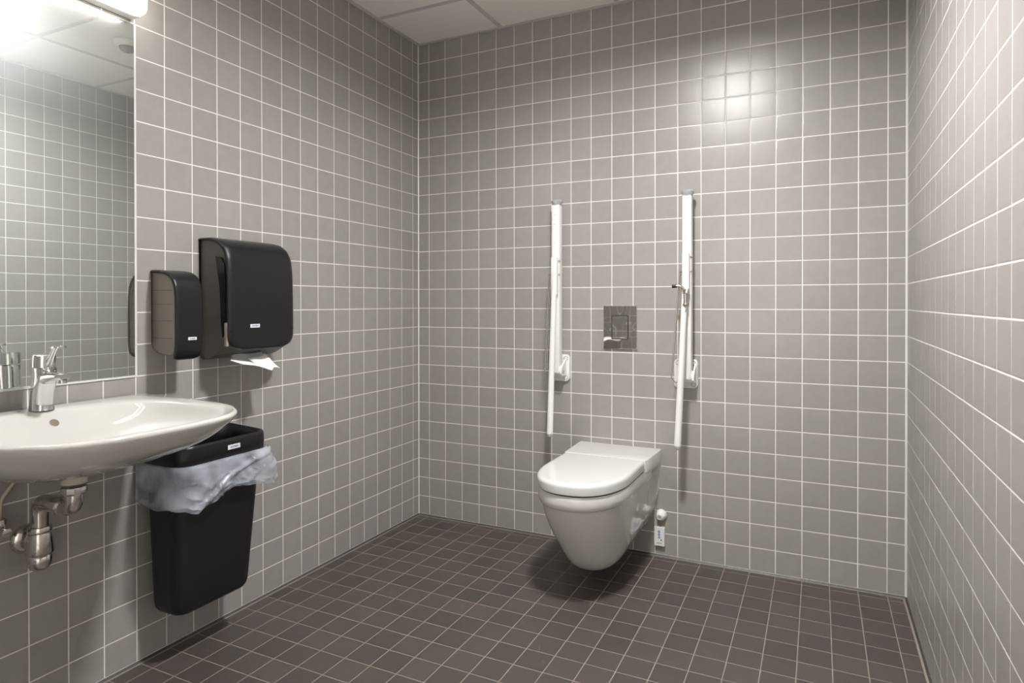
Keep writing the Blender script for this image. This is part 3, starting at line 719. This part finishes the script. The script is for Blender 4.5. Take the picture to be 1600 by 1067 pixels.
# ------------------------------------------------------------------ flush plate
t = thing('flush_plate', 'polished chrome flush plate on the wall above the toilet', 'flush plate', (1.109, 0, 1.018))
mp = lambda a, b, d: Vector((1.109+a, -d, 1.018+b))
bm = B(); plate(bm, rrect(0.157, 0.197, 0.003, 3), 0.0005, 0.011, mp, 0.0018)
obj('cover_plate', bm, M['plate_chrome'], t)
bm = B(); plate(bm, rrect(0.080, 0.110, 0.004, 3), 0.0100, 0.0114, mp); obj('button_gap', bm, M['hole'], t, label='black gap around the button')
bm = B(); plate(bm, rrect(0.071, 0.101, 0.004, 3), 0.0105, 0.0135, mp, 0.0012); obj('flush_button', bm, M['plate_chrome'], t)

# ------------------------------------------------------------------ fold-up grab bars
def grab_bar(label, px_, ax_, jx, bx, wt, wb_, hook):
    t = thing('grab_bar', label, 'grab bar', (px_, 0, 0.82), 'folded-up white grab bars beside the toilet')
    zc = 0.821
    mp = lambda a, b, d: Vector((px_+a, -d, zc+b))
    bm = B(); plate(bm, rrect(0.100, 0.126, 0.017, 6), 0.0005, 0.014, mp, 0.003); obj('wall_plate', bm, M['white_plastic'], t, True, angle=40)
    for sx in (-1, 1):
        for sz in (-1, 1):
            c = (px_+sx*0.034, -0.0135, zc+sz*0.046)
            bm = B(); lathe(bm, [(0, 0.0115), (0.0012, 0.0115), (0.0016, 0.0098), (0.0002, 0.0095), (0.0002, 0.0085), (0.0022, 0.0082), (0.0026, 0.006), (0.0027, 0.0)], c, (0, -1, 0), 20)
            obj('screw_cap', bm, M['white_plastic'], t, True, angle=30)
            bm = B(); lathe(bm, [(0.0003, 0.0100), (0.0010, 0.0100), (0.0010, 0.0082)], c, (0, -1, 0), 20, caps=False); obj('screw_gap', bm, M['hole'], t)
    # hinge cheeks
    for sx in (-1, 1):
        bm = B(); ring = [(0.012, 0.040), (0.012, -0.030), (0.030, -0.040), (0.074, -0.036), (0.084, -0.026), (0.080, -0.006), (0.050, 0.020)]
        x = ax_+sx*0.0265
        loft(bm, [[Vector((x-0.0035, -a, zc+0.005+b)) for a, b in ring], [Vector((x+0.0035, -a, zc+0.005+b)) for a, b in ring]], cap0=True, cap1=True)
        obj('hinge_cheek', bm, M['white_plastic'], t)
    bm = B(); tube(bm, [(ax_-0.0228, -0.058, zc-0.006), (ax_+0.0228, -0.058, zc-0.006)], 0.0235, 24); obj('hinge_barrel', bm, M['white_plastic'], t, True, angle=40)
    bm = B(); tube(bm, [(ax_-0.032, -0.060, zc-0.014), (ax_+0.032, -0.060, zc-0.014)], 0.008, 16); obj('hinge_pin', bm, M['grey_plastic'], t, True, angle=40)
    # arm
    obj('arm', box(B(), (ax_-0.0195, -0.082, 0.800), (ax_+0.0195, -0.040, 1.588), 0.006, 3), M['white_metal'], t, True, angle=40)
    bm = B(); lathe(bm, [(0, 0.0205), (0.008, 0.0225), (0.016, 0.0270), (0.022, 0.0265), (0.027, 0.020), (0.029, 0.008), (0.0292, 0)], (ax_, -0.061, 1.585), (0, 0, 1), 28); obj('end_cap', bm, M['grey_plastic'], t, True, angle=40, label='grey flared end cap')
    for z in (1.545, 1.50, 1.41, 1.31):
        bm = B(); lathe(bm, [(0, 0.0052), (0.0012, 0.0045), (0.0016, 0.0)], (ax_-0.004, -0.0818, z), (0, -1, 0), 16); obj('rivet', bm, M['white_plastic'], t, True)
    # leg carrier and fold-down leg
    yj = -0.098
    lg = obj('leg_carrier', box(B(), (jx-0.0150, -0.108, 1.165), (jx+0.0150, -0.083, 1.342), 0.005, 3), M['white_metal'], t, True, angle=40)
    bm = B(); tube(bm, [(jx-0.006, -0.095, 1.325), (ax_+0.024, -0.078, 1.325)], 0.0042, 12); obj('pivot_pin', bm, M['chrome'], t, True, angle=40); bm = B(); tube(bm, [(jx-0.004, -0.095, 1.262), (ax_+0.022, -0.078, 1.262)], 0.0032, 12); obj('pivot_pin', bm, M['chrome'], t, True, angle=40)
    bm = B(); tube(bm, [(jx, -0.100, 1.25), (jx+(bx-jx)*0.2, -0.108, 1.12), (bx, -0.150, 0.532)], [0.012, 0.0125, 0.0142], 20); obj('support_leg', bm, M['white_metal'], t, True, angle=60)
    bm = B(); lathe(bm, [(0, 0.0135), (0.006, 0.0138), (0.013, 0.0115), (0.016, 0.006), (0.0165, 0)], (bx, -0.150, 0.533), (0, -0.07, -1), 20); obj('leg_foot', bm, M['grey_plastic'], t, True, angle=40, label='grey rubber foot')
    # thin wire loop beside the leg
    bm = B(); tube(bm, arc_path([(jx-0.004, -0.088, 1.262), (wt, -0.078, 1.262), (wb_, -0.125, 0.81), (wb_+0.018, -0.115, 0.790), (wb_+0.018, -0.060, 0.80)], 0.010, 4), 0.0028, 8)
    tube(bm, arc_path([(jx-0.004, -0.070, 1.258), (wt, -0.056, 1.250), (wb_, -0.104, 0.82)], 0.010, 4), 0.0024, 8)
    obj('wire_stay', bm, M['chrome_dull'], t, True, angle=60)
    if hook:
        hk = obj('paper_holder', _holder(jx), M['chrome_dull'], t, True, angle=50, label='chrome toilet paper holder hook')
        bm = B(); tube(bm, [(jx-0.052, -0.128, 1.199), (jx-0.032, -0.126, 1.2005)], 0.0075, 14); obj('holder_tip', bm, M['black_smooth'], hk, True, angle=40)
    return t
def _holder(jx):
    bm = B()
    box(bm, (jx-0.008, -0.128, 1.165), (jx+0.016, -0.106, 1.190), 0.004)
    tube(bm, arc_path([(jx+0.002, -0.120, 1.180), (jx-0.014, -0.123, 1.200), (jx-0.034, -0.126, 1.2005)], 0.008, 4), 0.0052, 12)
    tube(bm, [(jx+0.002, -0.118, 1.170), (jx+0.002, -0.118, 1.118)], 0.0085, 14)
    lathe(bm, [(0, 0.009), (0.003, 0.0115), (0.008, 0.0115), (0.011, 0.009)], (jx+0.002, -0.118, 1.128), (0, 0, -1), 16)
    for sx in (-1, 1): tube(bm, [(jx+0.002+sx*0.008, -0.116, 1.118), (jx+0.001+sx*0.004-0.006, -0.118, 1.088)], 0.0032, 8)
    return bm
grab_bar('white fold-up grab bar on the wall left of the flush plate, no chrome hook', 0.813, 0.820, 0.822, 0.820, 0.786, 0.786, False)
grab_bar('white fold-up grab bar right of the flush plate, with chrome paper hook', 1.405, 1.4215, 1.421, 1.397, 1.390, 1.366, True)

# ------------------------------------------------------------------ wall outlet knob and control box
t = thing('wall_valve_knob', 'round white knob with a small hole on the wall right of the toilet', 'knob', (1.297, 0, 0.185))
bm = B(); lathe(bm, [(0.0005, 0.0235), (0.006, 0.0240), (0.018, 0.0215), (0.030, 0.0165), (0.035, 0.0135), (0.036, 0.0095), (0.034, 0.0070)], (1.298, 0, 0.187), (-0.10, -1, -0.10), 32); obj('knob_body', bm, M['white_plastic'], t, True, angle=60)
bm = B(); lathe(bm, [(0.0335, 0.0072), (0.0350, 0.0072)], (1.298, 0, 0.187), (-0.10, -1, -0.10), 20); obj('knob_hole', bm, M['grey_plastic'], t, label='dark hole')
t = thing('control_box', 'small white box with blue symbols on the wall below the white knob', 'control box', (1.290, 0, 0.090))
mp = lambda a, b, d: Vector((1.2905+a, -d, 0.0905+b))
bm = B(); plate(bm, rrect(0.046, 0.084, 0.003, 3), 0.0005, 0.016, mp, 0.0015); bx_ = obj('casing', bm, M['white_plastic'], t)
obj('clip', box(B(), (1.287, -0.013, 0.1320), (1.308, -0.004, 0.1365), 0.001), M['ivory_plastic'], t)
for z in (0.1120, 0.0995, 0.0870):
    bm = B(); lathe(bm, [(0.0158, 0.0054), (0.0164, 0.0054), (0.0164, 0.0032), (0.0158, 0.0032)], (1.289, 0, z), (0, -1, 0), 24, caps=False)
    box(bm, (1.2865, -0.0164, z-0.0018), (1.2915, -0.0158, z+0.0006)); obj('button_symbol', bm, M['ink_blue'], t, label='blue round symbol')
bm = B(); loft(bm, [[Vector((1.299+a, -q, 0.0765+b)) for a, b in ((-0.005, -0.0035), (0.005, -0.0035), (0, 0.005))] for q in (0.0158, 0.0164)], cap0=True, cap1=True); obj('triangle_symbol', bm, M['ink_blue'], t, label='small blue triangle')
bm = B()
for k, w in enumerate((2.2, 1.6, 2.4, 1.8, 2.2, 2.0, 1.6, 2.2)): box(bm, (1.2795+k*0.0028, -0.0163, 0.0600), (1.2795+k*0.0028+w*0.001, -0.0158, 0.0600+(0.0026 if k % 3 else 0.0037)))
obj('small_print', bm, M['ink_dark'], t, label='row of tiny dark print')
bm = B(); tube(bm, arc_path([(1.283, -0.010, 0.178), (1.2765, -0.010, 0.168), (1.2765, -0.010, 0.128)], 0.006, 3), 0.0032, 10); obj('cable', bm, M['white_plastic'], t, True)
